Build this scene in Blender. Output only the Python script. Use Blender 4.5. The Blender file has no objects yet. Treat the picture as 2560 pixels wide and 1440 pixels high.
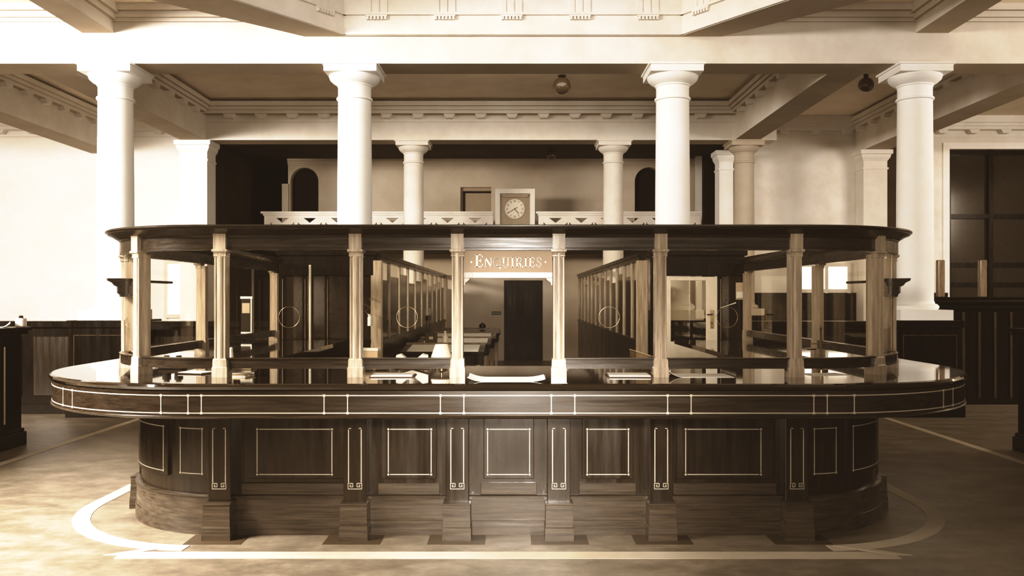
import bpy, bmesh, math, random
from mathutils import Vector, Matrix
random.seed(7)
sc = bpy.context.scene
COL = sc.collection
PI = math.pi
rad = math.radians

# ------------------------------------------------------------------ camera
EYE = 1.63
F = 2150.0
cam_d = bpy.data.cameras.new('camera')
cam = bpy.data.objects.new('camera', cam_d)
COL.objects.link(cam)
cam.location = (0, 0, EYE)
cam.rotation_euler = (PI/2, 0, 0)
cam_d.sensor_width = 36
cam_d.lens = F/2560*36
cam_d.shift_x = -5/2560
cam_d.shift_y = 22/2560
cam_d.clip_end = 200
sc.camera = cam

def PX(x, Y): return (x-1285)*Y/F          # survey: photo column at a known depth -> metres
def PZ(y, Y): return EYE-(y-742)*Y/F

# ------------------------------------------------------------------ materials
def mat(name):
    m = bpy.data.materials.new(name); m.use_nodes = True
    nt = m.node_tree
    return m, nt, nt.nodes['Principled BSDF']

def N(nt, typ, **kw):
    n = nt.nodes.new(typ)
    for k, v in kw.items(): setattr(n, k, v)
    return n

def coords(nt, scale=(1, 1, 1)):
    g = N(nt, 'ShaderNodeNewGeometry')
    mp = N(nt, 'ShaderNodeMapping')
    mp.inputs['Scale'].default_value = scale
    nt.links.new(g.outputs['Position'], mp.inputs['Vector'])
    return mp.outputs['Vector']

def ramp(nt, fac, stops):
    r = N(nt, 'ShaderNodeValToRGB')
    el = r.color_ramp.elements
    el[0].position, el[0].color = stops[0][0], (*stops[0][1], 1)
    el[1].position, el[1].color = stops[-1][0], (*stops[-1][1], 1)
    for p, c in stops[1:-1]:
        e = el.new(p); e.color = (*c, 1)
    nt.links.new(fac, r.inputs['Fac'])
    return r.outputs['Color']

def noise(nt, vec, scale, detail=4, rough=0.55):
    n = N(nt, 'ShaderNodeTexNoise')
    n.inputs['Scale'].default_value = scale
    n.inputs['Detail'].default_value = detail
    n.inputs['Roughness'].default_value = rough
    nt.links.new(vec, n.inputs['Vector'])
    return n.outputs['Fac']

def bump(nt, b, fac, strength, dist=0.01):
    bp = N(nt, 'ShaderNodeBump')
    bp.inputs['Strength'].default_value = strength
    bp.inputs['Distance'].default_value = dist
    nt.links.new(fac, bp.inputs['Height'])
    nt.links.new(bp.outputs['Normal'], b.inputs['Normal'])

def plaster(name, c, dark=0.86, rough=0.85):
    m, nt, b = mat(name)
    v = coords(nt)
    f = noise(nt, v, 1.3, 6, 0.62)
    d = tuple(x*dark*y for x, y in zip(c, (1, .97, .92)))
    nt.links.new(ramp(nt, f, [(0.32, d), (0.62, c)]), b.inputs['Base Color'])
    b.inputs['Roughness'].default_value = rough
    b.inputs['Specular IOR Level'].default_value = 0.2
    bump(nt, b, noise(nt, v, 60, 3), 0.12, 0.004)
    return m

def wood(name, c0, c1, rough=(0.12, 0.3), grain=(1.2, 1.2, 14), coat=0.0, spec=0.5, bmp=0.05):
    m, nt, b = mat(name)
    v = coords(nt, grain)
    f = noise(nt, v, 3.0, 7, 0.65)
    nt.links.new(ramp(nt, f, [(0.3, c0), (0.72, c1)]), b.inputs['Base Color'])
    v2 = coords(nt, tuple(0.6*g for g in grain))
    f2 = noise(nt, v2, 2.0, 5, 0.6)
    mr = N(nt, 'ShaderNodeMapRange')
    mr.inputs['From Min'].default_value = 0.3; mr.inputs['From Max'].default_value = 0.7
    mr.inputs['To Min'].default_value = rough[0]; mr.inputs['To Max'].default_value = rough[1]
    nt.links.new(f2, mr.inputs['Value'])
    nt.links.new(mr.outputs['Result'], b.inputs['Roughness'])
    b.inputs['Specular IOR Level'].default_value = spec
    b.inputs['Coat Weight'].default_value = coat
    b.inputs['Coat Roughness'].default_value = 0.05
    if bmp: bump(nt, b, f, bmp, 0.002)
    return m

def plain(name, c, rough=0.5, metal=0.0, spec=0.4, var=0.9, scale=8, emit=None):
    m, nt, b = mat(name)
    f = noise(nt, coords(nt), scale, 4)
    nt.links.new(ramp(nt, f, [(0.3, tuple(x*var for x in c)), (0.7, c)]), b.inputs['Base Color'])
    b.inputs['Roughness'].default_value = rough
    b.inputs['Metallic'].default_value = metal
    b.inputs['Specular IOR Level'].default_value = spec
    if emit:
        b.inputs['Emission Color'].default_value = (*emit[0], 1)
        b.inputs['Emission Strength'].default_value = emit[1]
    return m

def glass(name, tint=(0.93, 0.9, 0.84), ior=1.5, boost=1.0):
    m = bpy.data.materials.new(name); m.use_nodes = True
    nt = m.node_tree; nt.nodes.clear()
    out = N(nt, 'ShaderNodeOutputMaterial')
    mx = N(nt, 'ShaderNodeMixShader')
    tr = N(nt, 'ShaderNodeBsdfTransparent'); tr.inputs['Color'].default_value = (*tint, 1)
    gl = N(nt, 'ShaderNodeBsdfGlossy'); gl.inputs['Roughness'].default_value = 0.02
    gl.inputs['Color'].default_value = (1, 0.96, 0.9, 1)
    fr = N(nt, 'ShaderNodeFresnel')
    gm = N(nt, 'ShaderNodeNewGeometry')          # thin pane: same reflectance from either face
    io = N(nt, 'ShaderNodeMapRange')
    io.inputs['To Min'].default_value = ior; io.inputs['To Max'].default_value = 1.0/ior
    nt.links.new(gm.outputs['Backfacing'], io.inputs['Value'])
    nt.links.new(io.outputs['Result'], fr.inputs['IOR'])
    ml = N(nt, 'ShaderNodeMath', operation='MULTIPLY'); ml.inputs[1].default_value = boost
    ml.use_clamp = True
    nt.links.new(fr.outputs['Fac'], ml.inputs[0])
    nt.links.new(ml.outputs[0], mx.inputs['Fac'])
    nt.links.new(tr.outputs[0], mx.inputs[1]); nt.links.new(gl.outputs[0], mx.inputs[2])
    nt.links.new(mx.outputs[0], out.inputs['Surface'])
    return m

M = {}
M['plaster'] = plaster('cream_plaster', (0.84, 0.80, 0.745))
M['white_plaster'] = plaster('white_plaster', (0.92, 0.905, 0.875), 0.96)
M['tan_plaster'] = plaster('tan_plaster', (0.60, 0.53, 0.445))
M['ceiling'] = plaster('ceiling_plaster', (0.84, 0.735, 0.60), 0.85)
M['soffit'] = plaster('soffit_plaster', (0.44, 0.375, 0.30))  # shade of the beam undersides put into the colour
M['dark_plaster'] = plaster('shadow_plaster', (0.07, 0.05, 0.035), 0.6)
M['column'] = plaster('column_plaster', (0.95, 0.94, 0.915), 0.97, 0.7)
M['wood'] = wood('polished_mahogany', (0.006, 0.004, 0.0025), (0.026, 0.018, 0.011), (0.13, 0.33), (11, 11, 1.0))
M['hwood'] = wood('polished_mahogany_horizontal_grain', (0.008, 0.0055, 0.0035), (0.036, 0.026, 0.0175), (0.16, 0.34), (1.2, 9, 22))
M['plinth'] = wood('plinth_mahogany', (0.014, 0.0105, 0.0075), (0.075, 0.059, 0.043), (0.20, 0.38), (1.0, 6, 20))
M['post'] = wood('post_mahogany', (0.24, 0.195, 0.145), (0.56, 0.475, 0.375), (0.10, 0.26), (14, 14, 1.0), 0.4)
M['top'] = wood('worktop_mahogany', (0.007, 0.0045, 0.003), (0.018, 0.012, 0.007), (0.025, 0.05), (1.2, 8, 8), 0.5, 0.7, 0)
M['backwood'] = wood('office_mahogany', (0.003, 0.002, 0.0012), (0.008, 0.0052, 0.0032), (0.15, 0.32), (8, 8, 1.0), 0, 0.14)
M['bpost'] = wood('office_post_mahogany', (0.12, 0.085, 0.055), (0.34, 0.26, 0.18), (0.10, 0.22), (9, 9, 1.0), 0.3)
M['muntin'] = wood('muntin_mahogany', (0.02, 0.014, 0.009), (0.09, 0.068, 0.047), (0.12, 0.25), (9, 9, 1.0))
M['inlay'] = plain('boxwood_inlay', (0.46, 0.42, 0.35), 0.45)
M['glass'] = glass('plate_glass')
M['curved_glass'] = glass('curved_plate_glass', (0.95, 0.93, 0.89), 1.45)
M['side_glass'] = glass('side_plate_glass', (0.95, 0.93, 0.89), 1.25)
M['brass'] = plain('brass', (0.42, 0.34, 0.22), 0.25, 1.0)
M['paper'] = plain('paper', (0.92, 0.88, 0.79), 0.7)
M['paper2'] = plain('tan_paper', (0.60, 0.49, 0.36), 0.7)
M['blotter'] = plain('blotter', (0.10, 0.07, 0.045), 0.8)
M['paint'] = plain('cream_paint', (0.85, 0.78, 0.66), 0.35)
M['black'] = plain('black_metal', (0.02, 0.015, 0.01), 0.35, 0.2)
M['globe'] = plain('unlit_glass_globe', (0.10, 0.07, 0.045), 0.12, 0, 0.8)
M['dial'] = plain('clock_dial', (0.84, 0.77, 0.65), 0.5)
M['clockwood'] = plain('clock_wood', (0.34, 0.27, 0.19), 0.4)
M['clockink'] = plain('clock_ink', (0.16, 0.11, 0.07), 0.5)
M['sign'] = plain('sign_board_paint', (0.36, 0.27, 0.18), 0.45)
M['signtext'] = plain('sign_lettering', (0.88, 0.82, 0.70), 0.4)
M['opal'] = plain('opal_glass', (0.88, 0.82, 0.72), 0.3)
M['daylight'] = plain('frosted_daylight_glass', (0.9, 0.88, 0.82), 0.4, emit=((1.0, 0.95, 0.86), 1.6))
M['void'] = plain('dark_opening', (0.012, 0.009, 0.006), 0.8, spec=0.1)
M['window_glass'] = plain('dark_window_glass', (0.02, 0.015, 0.01), 0.12, 0, 0.5)
M['band'] = plaster('pale_floor_band', (0.46, 0.41, 0.335), 0.75, 0.5)
M['darktile'] = plaster('dark_floor_tile', (0.06, 0.045, 0.03), 0.7, 0.4)

def floor_material():
    m, nt, b = mat('floor_linoleum')
    v = coords(nt, (1.0, 1.5, 1.0))
    f = noise(nt, v, 2.6, 10, 0.78)
    nt.links.new(ramp(nt, f, [(0.28, (0.065, 0.054, 0.041)), (0.5, (0.155, 0.131, 0.10)), (0.72, (0.27, 0.232, 0.185))]), b.inputs['Base Color'])
    b.inputs['Roughness'].default_value = 0.38
    b.inputs['Specular IOR Level'].default_value = 0.45
    bump(nt, b, noise(nt, coords(nt), 25, 4), 0.06, 0.004)
    return m
M['floor'] = floor_material()

# ------------------------------------------------------------------ mesh builder
class MB:
    def __init__(s): s.bm = bmesh.new()
    def box(s, x0, x1, y0, y1, z0, z1):
        bm = s.bm
        v = [bm.verts.new((x, y, z)) for z in (z0, z1) for y in (y0, y1) for x in (x0, x1)]
        for f in ((0, 2, 3, 1), (4, 5, 7, 6), (0, 1, 5, 4), (2, 6, 7, 3), (0, 4, 6, 2), (1, 3, 7, 5)):
            bm.faces.new([v[i] for i in f])
        return s
    def obox(s, c, size, rot=(0, 0, 0)):
        R = Matrix.Translation(c) @ (Matrix.Rotation(rot[2], 4, 'Z') @ Matrix.Rotation(rot[1], 4, 'Y') @ Matrix.Rotation(rot[0], 4, 'X'))
        n = len(s.bm.verts)
        hx, hy, hz = (q/2 for q in size)
        s.box(-hx, hx, -hy, hy, -hz, hz)
        s.bm.verts.ensure_lookup_table()
        for v in s.bm.verts[n:]: v.co = R @ v.co
        return s
    def prism(s, poly, z0, z1):
        bm = s.bm
        a = [bm.verts.new((x, y, z0)) for x, y in poly]
        b = [bm.verts.new((x, y, z1)) for x, y in poly]
        n = len(poly)
        bm.faces.new(a); bm.faces.new(b)
        for i in range(n):
            bm.faces.new((a[i], a[(i+1) % n], b[(i+1) % n], b[i]))
        return s
    def prism_y(s, poly, y0, y1):      # poly in x,z
        bm = s.bm
        a = [bm.verts.new((x, y0, z)) for x, z in poly]
        b = [bm.verts.new((x, y1, z)) for x, z in poly]
        n = len(poly)
        bm.faces.new(a); bm.faces.new(b)
        for i in range(n):
            bm.faces.new((a[i], a[(i+1) % n], b[(i+1) % n], b[i]))
        return s
    def prism_x(s, poly, x0, x1):      # poly in y,z
        bm = s.bm
        a = [bm.verts.new((x0, y, z)) for y, z in poly]
        b = [bm.verts.new((x1, y, z)) for y, z in poly]
        n = len(poly)
        bm.faces.new(a); bm.faces.new(b)
        for i in range(n):
            bm.faces.new((a[i], a[(i+1) % n], b[(i+1) % n], b[i]))
        return s
    def rings(s, rows, closed_profile=True, caps=True):
        bm = s.bm
        V = [[bm.verts.new(p) for p in r] for r in rows]
        n = len(rows[0])
        for i in range(len(V)-1):
            for j in range(n if closed_profile else n-1):
                k = (j+1) % n
                bm.faces.new((V[i][j], V[i][k], V[i+1][k], V[i+1][j]))
        if caps and closed_profile:
            bm.faces.new(V[0]); bm.faces.new(V[-1])
        return s
    def lathe(s, prof, c=(0, 0, 0), seg=40):
        bm = s.bm
        V = []
        for r, z in prof:
            V.append([bm.verts.new((c[0]+r*math.cos(2*PI*i/seg), c[1]+r*math.sin(2*PI*i/seg), c[2]+z)) for i in range(seg)])
        for i in range(len(V)-1):
            for j in range(seg):
                k = (j+1) % seg
                bm.faces.new((V[i][j], V[i][k], V[i+1][k], V[i+1][j]))
        bm.faces.new(V[0]); bm.faces.new(V[-1])
        return s
    def tube(s, pts, r, seg=8):
        pts = [Vector(p) for p in pts]
        rows = []
        for i, p in enumerate(pts):
            d = (pts[min(i+1, len(pts)-1)]-pts[max(i-1, 0)]).normalized()
            up = Vector((0, 0, 1)) if abs(d.z) < 0.9 else Vector((1, 0, 0))
            a = d.cross(up).normalized(); b = d.cross(a).normalized()
            rows.append([p+r*(a*math.cos(2*PI*k/seg)+b*math.sin(2*PI*k/seg)) for k in range(seg)])
        return s.rings(rows)
    def torus_y(s, c, R, r, seg=40, n=8):    # ring standing in the x-z plane
        bm = s.bm
        V = []
        for i in range(seg):
            a = 2*PI*i/seg
            V.append([bm.verts.new((c[0]+(R+r*math.cos(2*PI*k/n))*math.cos(a), c[1]+r*math.sin(2*PI*k/n), c[2]+(R+r*math.cos(2*PI*k/n))*math.sin(a))) for k in range(n)])
        for i in range(seg):
            for k in range(n):
                bm.faces.new((V[i][k], V[(i+1) % seg][k], V[(i+1) % seg][(k+1) % n], V[i][(k+1) % n]))
        return s
    def build(s, name, m, parent=None, bevel=0.0, smooth=None, loc=None, rotz=0):
        bm = s.bm
        bmesh.ops.recalc_face_normals(bm, faces=bm.faces)
        if bevel:
            es = [e for e in bm.edges if len(e.link_faces) == 2 and e.calc_face_angle(0) > 0.9]
            bmesh.ops.bevel(bm, geom=es, offset=bevel, segments=1, affect='EDGES', clamp_overlap=True)
        me = bpy.data.meshes.new(name)
        bm.to_mesh(me); bm.free()
        if smooth is not None:
            me.set_sharp_from_angle(angle=rad(smooth))
            for p in me.polygons: p.use_smooth = True
        me.materials.append(m)
        o = bpy.data.objects.new(name, me)
        COL.objects.link(o)
        if parent: o.parent = parent
        if loc: o.location = loc
        if rotz: o.rotation_euler.z = rotz
        return o

def tag(o, label, cat, group=None, kind=None):
    o['label'] = label; o['category'] = cat
    if group: o['group'] = group
    if kind: o['kind'] = kind
    return o
def thing(name, label, cat, loc=(0, 0, 0), rotz=0, group=None):
    o = bpy.data.objects.new(name, None); COL.objects.link(o)
    o.empty_display_size = 0.1
    o.location = loc; o.rotation_euler.z = rotz
    return tag(o, label, cat, group)
def struct(o):
    o['kind'] = 'structure'; return o
def copy_obj(o, parent, loc=None, rotz=None):
    c = o.copy(); COL.objects.link(c); c.parent = parent
    if loc is not None: c.location = loc
    if rotz is not None: c.rotation_euler.z = rotz
    for ch in list(o.children): copy_obj(ch, c)
    return c

# ================================================================== SETTING
ZC = 5.62       # ceiling
ZA = 4.83       # underside of the architraves
Y1 = 11.8       # front of the first row entablature
Y2 = 17.55      # front of the second row entablature
YW = 19.2       # aisle end walls
YB = 22.0       # office back wall

struct(MB().box(-14, 14, -4, 27, -0.2, 0).build('floor', M['floor']))

# pale inlaid band in the floor round the counter
CX, L, YC = -0.04, 2.0, 6.81
b = MB()
b.box(CX-2.45, CX+2.45, 5.35, 5.49, 0, 0.003)
def arc_band(b, sx, r0, r1, z, a0=0, a1=90, ymax=11):
    pts = [(rad(a0+(a1-a0)*i/24)) for i in range(25)]
    rows = []
    for a in pts:
        row = []
        for r in (r0, r1):
            row.append((CX+sx*(L+r*math.sin(a)), YC-r*math.cos(a)))
        rows.append(row)
    rows.append([(CX+sx*(L+r0), ymax), (CX+sx*(L+r1), ymax)])
    b.rings([[(p[0][0], p[0][1], 0), (p[1][0], p[1][1], 0), (p[1][0], p[1][1], z), (p[0][0], p[0][1], z)] for p in rows])
for sx in (-1, 1):
    arc_band(b, sx, 1.18, 1.30, 0.003, 4)
    b.prism([(CX+sx*2.12, 5.62), (CX+sx*2.22, 5.62), (CX+sx*2.55, 5.42), (CX+sx*2.45, 5.42)], 0, 0.0045)
struct(b.build('trim_1', M['band']))
b = MB()
for sx in (-1, 1):
    b.box(sx*5.0-0.05, sx*5.0+0.05, 1.0, 11.6, 0, 0.003)
struct(b.build('trim_2', M['band']))
b = MB()
for dx in (-1.949, -1.033, -0.343, 0.343, 1.033, 1.949):
    b.box(CX+dx-0.19, CX+dx+0.19, 5.655, 5.885, 0, 0.002)
struct(b.build('trim_3', M['darktile']))

# ceiling with the light well opening
inner = [(-2.32, 11.75), (2.3, 11.75), (4.62, 8.55), (4.62, 2.2), (2.3, 0.5), (-2.32, 0.5), (-4.75, 2.2), (-4.75, 8.55)]
outer = [(-2.85, 11.82), (2.82, 11.82), (5.55, 9.05), (5.55, 1.8), (2.8, -0.1), (-2.8, -0.1), (-5.7, 1.8), (-5.7, 9.05)]
b = MB()
bm = b.bm
def ringfaces(bm, P, Q, z0, z1):
    n = len(P)
    A = [[bm.verts.new((x, y, z)) for x, y in poly] for z in (z0, z1) for poly in (P, Q)]
    p0, q0, p1, q1 = A
    for i in range(n):
        k = (i+1) % n
        bm.faces.new((p0[i], p0[k], q0[k], q0[i]))
        bm.faces.new((p1[i], q1[i], q1[k], p1[k]))
        bm.faces.new((p0[i], p1[i], p1[k], p0[k]))
        bm.faces.new((q0[i], q0[k], q1[k], q1[i]))
far = [(-14, 27.5), (14, 27.5), (14, 9.05), (14, 1.8), (14, -4), (-14, -4), (-14, 1.8), (-14, 9.05)]
ringfaces(bm, outer, far, ZC, ZC+0.2)
struct(b.build('ceiling', M['ceiling']))
# ring beam and drum of the light well, with its taenia and guttae
b = MB()
ringfaces(b.bm, inner, outer, 5.2, 8.6)
struct(b.build('trim_4', M['plaster']))
b = MB()
def along(p, q, f):
    p, q = Vector((*p, 0)), Vector((*q, 0))
    d = (q-p); ln = d.length; d.normalize()
    n = Vector((d.y, -d.x, 0))      # points into the well for this winding
    return p, d, n, ln
for i in (7, 0, 1):
    p, d, n, ln = along(inner[i], inner[(i+1) % 8], 0)
    ang = math.atan2(d.y, d.x)
    c = p+d*(ln/2)+n*0.02
    b.obox((c.x, c.y, 5.49), (ln+0.02, 0.05, 0.035), (0, 0, ang))
    b.obox((c.x, c.y, 5.23), (ln+0.02, 0.03, 0.05), (0, 0, ang))
    cs = [(x-1285)*11.75/F+2.32 for x in (942, 1112, 1279, 1450, 1620)] if i == 0 else [0.35+0.93*k for k in range(4)] if i == 1 else [ln-0.35-0.93*k for k in range(4)]
    for t in cs:
        c = p+d*t+n*0.02
        b.obox((c.x, c.y, 5.462), (0.29, 0.05, 0.025), (0, 0, ang))
        for k in range(6):
            g = p+d*(t+(k-2.5)*0.048)+n*0.025
            b.obox((g.x, g.y, 5.43), (0.03, 0.045, 0.045), (0, 0, ang))
        for k in (-1, 0, 1):
            g = p+d*(t+k*0.11)+n*0.008
            b.obox((g.x, g.y, 6.0), (0.07, 0.012, 0.98), (0, 0, ang))
struct(b.build('trim_5', M['plaster']))

# first row entablature (over the big columns)
def moulding(b, x0, x1, y, z_list):
    for z0, z1, out in z_list: b.box(x0, x1, y-out, y+0.05, z0, z1)
b = MB()
b.box(-14, 14, Y1, 12.35, ZA, ZC)
for x0, x1 in ((-14, -2.95), (2.95, 14)):
    moulding(b, x0, x1, Y1, [(5.40, 5.45, 0.03), (5.45, 5.53, 0.07), (5.53, ZC, 0.13)])
struct(b.build('trim_6', M['plaster']))
# depth beams running from the first row towards the viewer
b = MB()
for x0, x1 in ((5.51, 5.96), (-5.92, -5.49)):
    b.box(x0, x1, -3, Y1, 5.25, ZC)
    for s, xx in ((-1, x0), (1, x1)):
        b.box(min(xx, xx+s*0.05), max(xx, xx+s*0.05), -3, Y1, 5.42, 5.5)
        b.box(min(xx, xx+s*0.1), max(xx, xx+s*0.1), -3, Y1, 5.5, ZC)
struct(b.build('trim_7', M['plaster']))

# second row entablature and aisle beams, with brackets under the cornice
def mutule_x(b, x, y, z0=5.255, z1=5.335, out=0.17, w=0.115):
    b.prism_y([(x-w, z1), (x+w, z1), (x+w*0.62, z0), (x-w*0.62, z0)], y-out, y+0.01)
def mutule_y(b, x, y, s, z0=5.255, z1=5.335, out=0.17, w=0.115):
    b.prism_x([(y-w, z1), (y+w, z1), (y+w*0.62, z0), (y-w*0.62, z0)], min(x, x+s*out), max(x, x+s*out))
b = MB()
xl, xr = -6.29, 4.5
b.box(xl-0.5, xr+0.5, Y2, 18.05, ZA, ZC)
moulding(b, xl, xr, Y2, [(5.195, 5.215, 0.02), (5.335, 5.40, 0.20), (5.40, 5.47, 0.24), (5.47, 5.56, 0.30)])
x = PX(578, Y2)
while x < xr-0.1:
    mutule_x(b, x, Y2); x += 0.637
struct(b.build('trim_8', M['plaster']))
b = MB()
for x0, x1 in ((-6.80, -6.29), (4.5, 5.01), (7.6, 8.15), (-9.43, -8.86)):
    ye = Y2 if abs(x0) < 7 else YW
    b.box(x0, x1, 12.35, ye, ZA, ZC)
    for s, xx in ((-1, x0), (1, x1)):
        for z0, z1, o in ((5.335, 5.40, 0.12), (5.40, 5.47, 0.16), (5.47, 5.56, 0.2)):
            b.box(min(xx, xx+s*o), max(xx, xx+s*o), 12.35, ye-0.3, z0, z1)
        y = 13.0
        while y < ye-0.4:
            mutule_y(b, xx, y, s, out=0.12); y += 0.637
b.box(5.01, 5.36, Y2+0.0, 18.05, ZA, ZC)
struct(b.build('trim_9', M['plaster']))

def shade_soffits(names):       # undersides of the beams coloured darker to stand in for their shade
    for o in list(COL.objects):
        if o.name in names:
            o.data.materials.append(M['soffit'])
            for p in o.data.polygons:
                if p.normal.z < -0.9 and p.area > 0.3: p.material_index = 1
shade_soffits(('trim_4', 'trim_6', 'trim_7', 'trim_8', 'trim_9'))

# walls
b = MB()
b.box(-14, -6.9, YW, YW+0.3, 0, ZC)
struct(b.build('wall_left_aisle', M['white_plaster']))
b = MB()
wx0, wx1, wz0, wz1 = PX(2372, YW), 12.6, 0.4, PZ(373, YW)
b.box(5.36, wx0, YW, YW+0.3, 0, ZC)
b.box(wx0, wx1, YW, YW+0.3, wz1, ZC)
b.box(wx0, wx1, YW, YW+0.3, 0, wz0)
b.box(wx1, 14, YW, YW+0.3, 0, ZC)
struct(b.build('wall_right_aisle', M['plaster']))
b = MB()
for x0, x1, xs in ((-14, -6.9, -13.5), (5.01, 14, 5.3)):
    moulding(b, x0, x1, YW, [(5.19, 5.21, 0.02), (5.335, 5.40, 0.20), (5.40, 5.47, 0.24), (5.47, ZC, 0.30)])
    x = xs
    while x < x1-0.1:
        mutule_x(b, x, YW); x += 0.70
struct(b.build('trim_10', M['plaster']))
struct(MB().box(5.36, wx0-0.05, YW-0.06, YW, 0, 1.72).build('trim_11', M['backwood']))

# tall dark window on the right
w = MB().box(wx0, wx1, YW+0.16, YW+0.2, wz0, wz1).build('window_1', M['window_glass']); struct(w)
b = MB()
for x in (wx0+0.03, wx0+0.98, wx0+1.9): b.box(x-0.05, x+0.05, YW+0.06, YW+0.16, wz0, wz1)
for z in (PZ(540, YW), PZ(662, YW), wz1-0.06, 1.9): b.box(wx0, wx1, YW+0.07, YW+0.16, z-0.05, z+0.05)
b.build('window_bars', M['backwood'], w)
b = MB()
b.box(wx0-0.14, wx0, YW-0.04, YW, 0.3, wz1)
b.box(wx0-0.14, wx1+0.1, YW-0.04, YW, wz1, wz1+0.14)
b.build('window_casing', M['white_plaster'], w)

# added glowing panes, framed like windows, for bright patches behind the screen ends
for n, (x0, x1, z0, z1) in enumerate(((6.25, 7.45, 1.76, 2.34), (-7.75, -7.0, 1.2, 2.4))):
    w = MB().box(x0, x1, YW-0.03, YW-0.01, z0, z1).build('window_%d' % (n+2), M['daylight']); struct(w)
    b = MB()
    xm = (x0+x1)/2+0.1
    for x in (x0, xm, x1): b.box(x-0.035, x+0.035, YW-0.09, YW-0.03, z0-0.05, z1+0.05)
    for z in (z0, z1): b.box(x0-0.034, x1+0.034, YW-0.086, YW-0.034, z-0.04, z+0.04)
    b.build('window_frame', M['plaster'], w)  # added frame around the glow pane, no real window

# office back wall with door opening, arches and the small dark hatch
def back_wall():
    bm = bmesh.new()
    x0, x1, z1 = PX(720, YB), 4.62, 5.15
    loops = [[(x0, 0), (x1, 0), (x1, z1), (x0, z1)]]
    dx0, dx1, dz = PX(1260, YB), PX(1357, YB), 2.05
    loops[0] = [(x0, 0), (dx0, 0), (dx0, dz), (dx1, dz), (dx1, 0), (x1, 0), (x1, z1), (x0, z1)]
    def arch(px0, px1, top, bot):
        a, c = PX(px0, YB), PX(px1, YB)
        r = (c-a)/2; xm = (a+c)/2; zt = PZ(top, YB)-r
        pts = [(a, bot), (c, bot)]
        for i in range(21):
            t = PI*i/20
            pts.append((xm+r*math.cos(t), zt+r*math.sin(t)))
        return pts
    h1 = arch(726, 796, 419, 2.95); h2 = arch(1587, 1658, 418, 2.95)
    hz0, hz1 = PZ(545, YB), PZ(468, YB)
    h3 = [(PX(1151, YB), hz0), (PX(1228, YB), hz0), (PX(1228, YB), hz1), (PX(1151, YB), hz1)]
    es = []
    for lp in loops+[h1, h2, h3]:
        vs = [bm.verts.new((x, YB, z)) for x, z in lp]
        for i in range(len(vs)): es.append(bm.edges.new((vs[i], vs[(i+1) % len(vs)])))
    bmesh.ops.triangle_fill(bm, use_beauty=True, use_dissolve=False, edges=es)
    ex = bmesh.ops.extrude_face_region(bm, geom=list(bm.faces))
    for g in ex['geom']:
        if isinstance(g, bmesh.types.BMVert): g.co.y += 0.25
    bmesh.ops.recalc_face_normals(bm, faces=bm.faces)
    me = bpy.data.meshes.new('wall_back'); bm.to_mesh(me); bm.free()
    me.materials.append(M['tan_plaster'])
    o = bpy.data.objects.new('wall_back', me); COL.objects.link(o)
    return struct(o), (h1, h2, h3, dx0, dx1, dz)
_, (h1, h2, h3, dx0, dx1, dz) = back_wall()
b = MB()
moulding(b, PX(720, YB), 4.62, YB, [(4.99, 5.03, 0.03), (5.03, 5.09, 0.06), (5.09, 5.15, 0.1)])
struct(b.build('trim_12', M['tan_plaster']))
struct(MB().box(PX(720, YB), dx0, YB-0.03, YB, 0, 0.18).box(dx1, 4.62, YB-0.03, YB, 0, 0.18).build('baseboard_back', M['tan_plaster']))
# dark spaces behind the openings
def opening(name, poly, y, m=M['void']):
    return struct(MB().prism_y(poly, y, y+0.04).build(name, m))
opening('window_4', h1, YB+0.2); opening('window_5', h2, YB+0.2)
o = opening('window_6', h3, YB+0.12, M['clockwood'])
MB().box(h3[0][0]+0.06, h3[0][0]+0.11, YB+0.09, YB+0.12, h3[0][1], h3[2][1]-0.1).box(h3[0][0]+0.06, h3[1][0], YB+0.09, YB+0.12, h3[2][1]-0.14, h3[2][1]-0.09).build('window_frame', M['void'], o)
d = struct(MB().box(dx0, dx1, YB+0.14, YB+0.2, 0, dz).build('door_1', M['backwood']))
b = MB()
b.box(dx0, dx0+0.14, YB+0.10, YB+0.14, 0, dz).box(dx1-0.14, dx1, YB+0.10, YB+0.14, 0, dz)
for z0, z1 in ((0, 0.22), (0.95, 1.12), (dz-0.15, dz)): b.box(dx0+0.14, dx1-0.14, YB+0.10, YB+0.14, z0, z1)
b.build('door_frame', M['backwood'], d)

# rear room shell
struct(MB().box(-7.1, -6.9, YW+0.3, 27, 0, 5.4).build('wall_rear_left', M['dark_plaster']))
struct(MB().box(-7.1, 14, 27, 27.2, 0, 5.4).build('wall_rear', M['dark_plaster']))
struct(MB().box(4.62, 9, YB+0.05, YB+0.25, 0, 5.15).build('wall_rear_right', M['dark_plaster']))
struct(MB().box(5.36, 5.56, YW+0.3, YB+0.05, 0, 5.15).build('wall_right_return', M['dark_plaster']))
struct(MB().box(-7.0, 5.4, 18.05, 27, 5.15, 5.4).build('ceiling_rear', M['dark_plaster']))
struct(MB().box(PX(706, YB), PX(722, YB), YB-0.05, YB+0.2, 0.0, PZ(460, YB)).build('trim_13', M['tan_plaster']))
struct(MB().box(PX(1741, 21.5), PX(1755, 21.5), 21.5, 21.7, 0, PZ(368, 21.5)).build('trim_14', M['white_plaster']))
struct(MB().box(PX(2218, YW), PX(2262, YW), YW-0.05, YW, 1.72, 5.15).build('trim_15', M['dark_plaster']))  # dark strip painted for the shade beside the aisle pilaster
# outer walls of the hall (outside the picture; they close the room)
struct(MB().box(-14.2, -14, -4, 27, 0, ZC).build('wall_left', M['plaster']))
struct(MB().box(14, 14.2, -4, 27, 0, ZC).build('wall_right', M['tan_plaster']))

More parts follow.
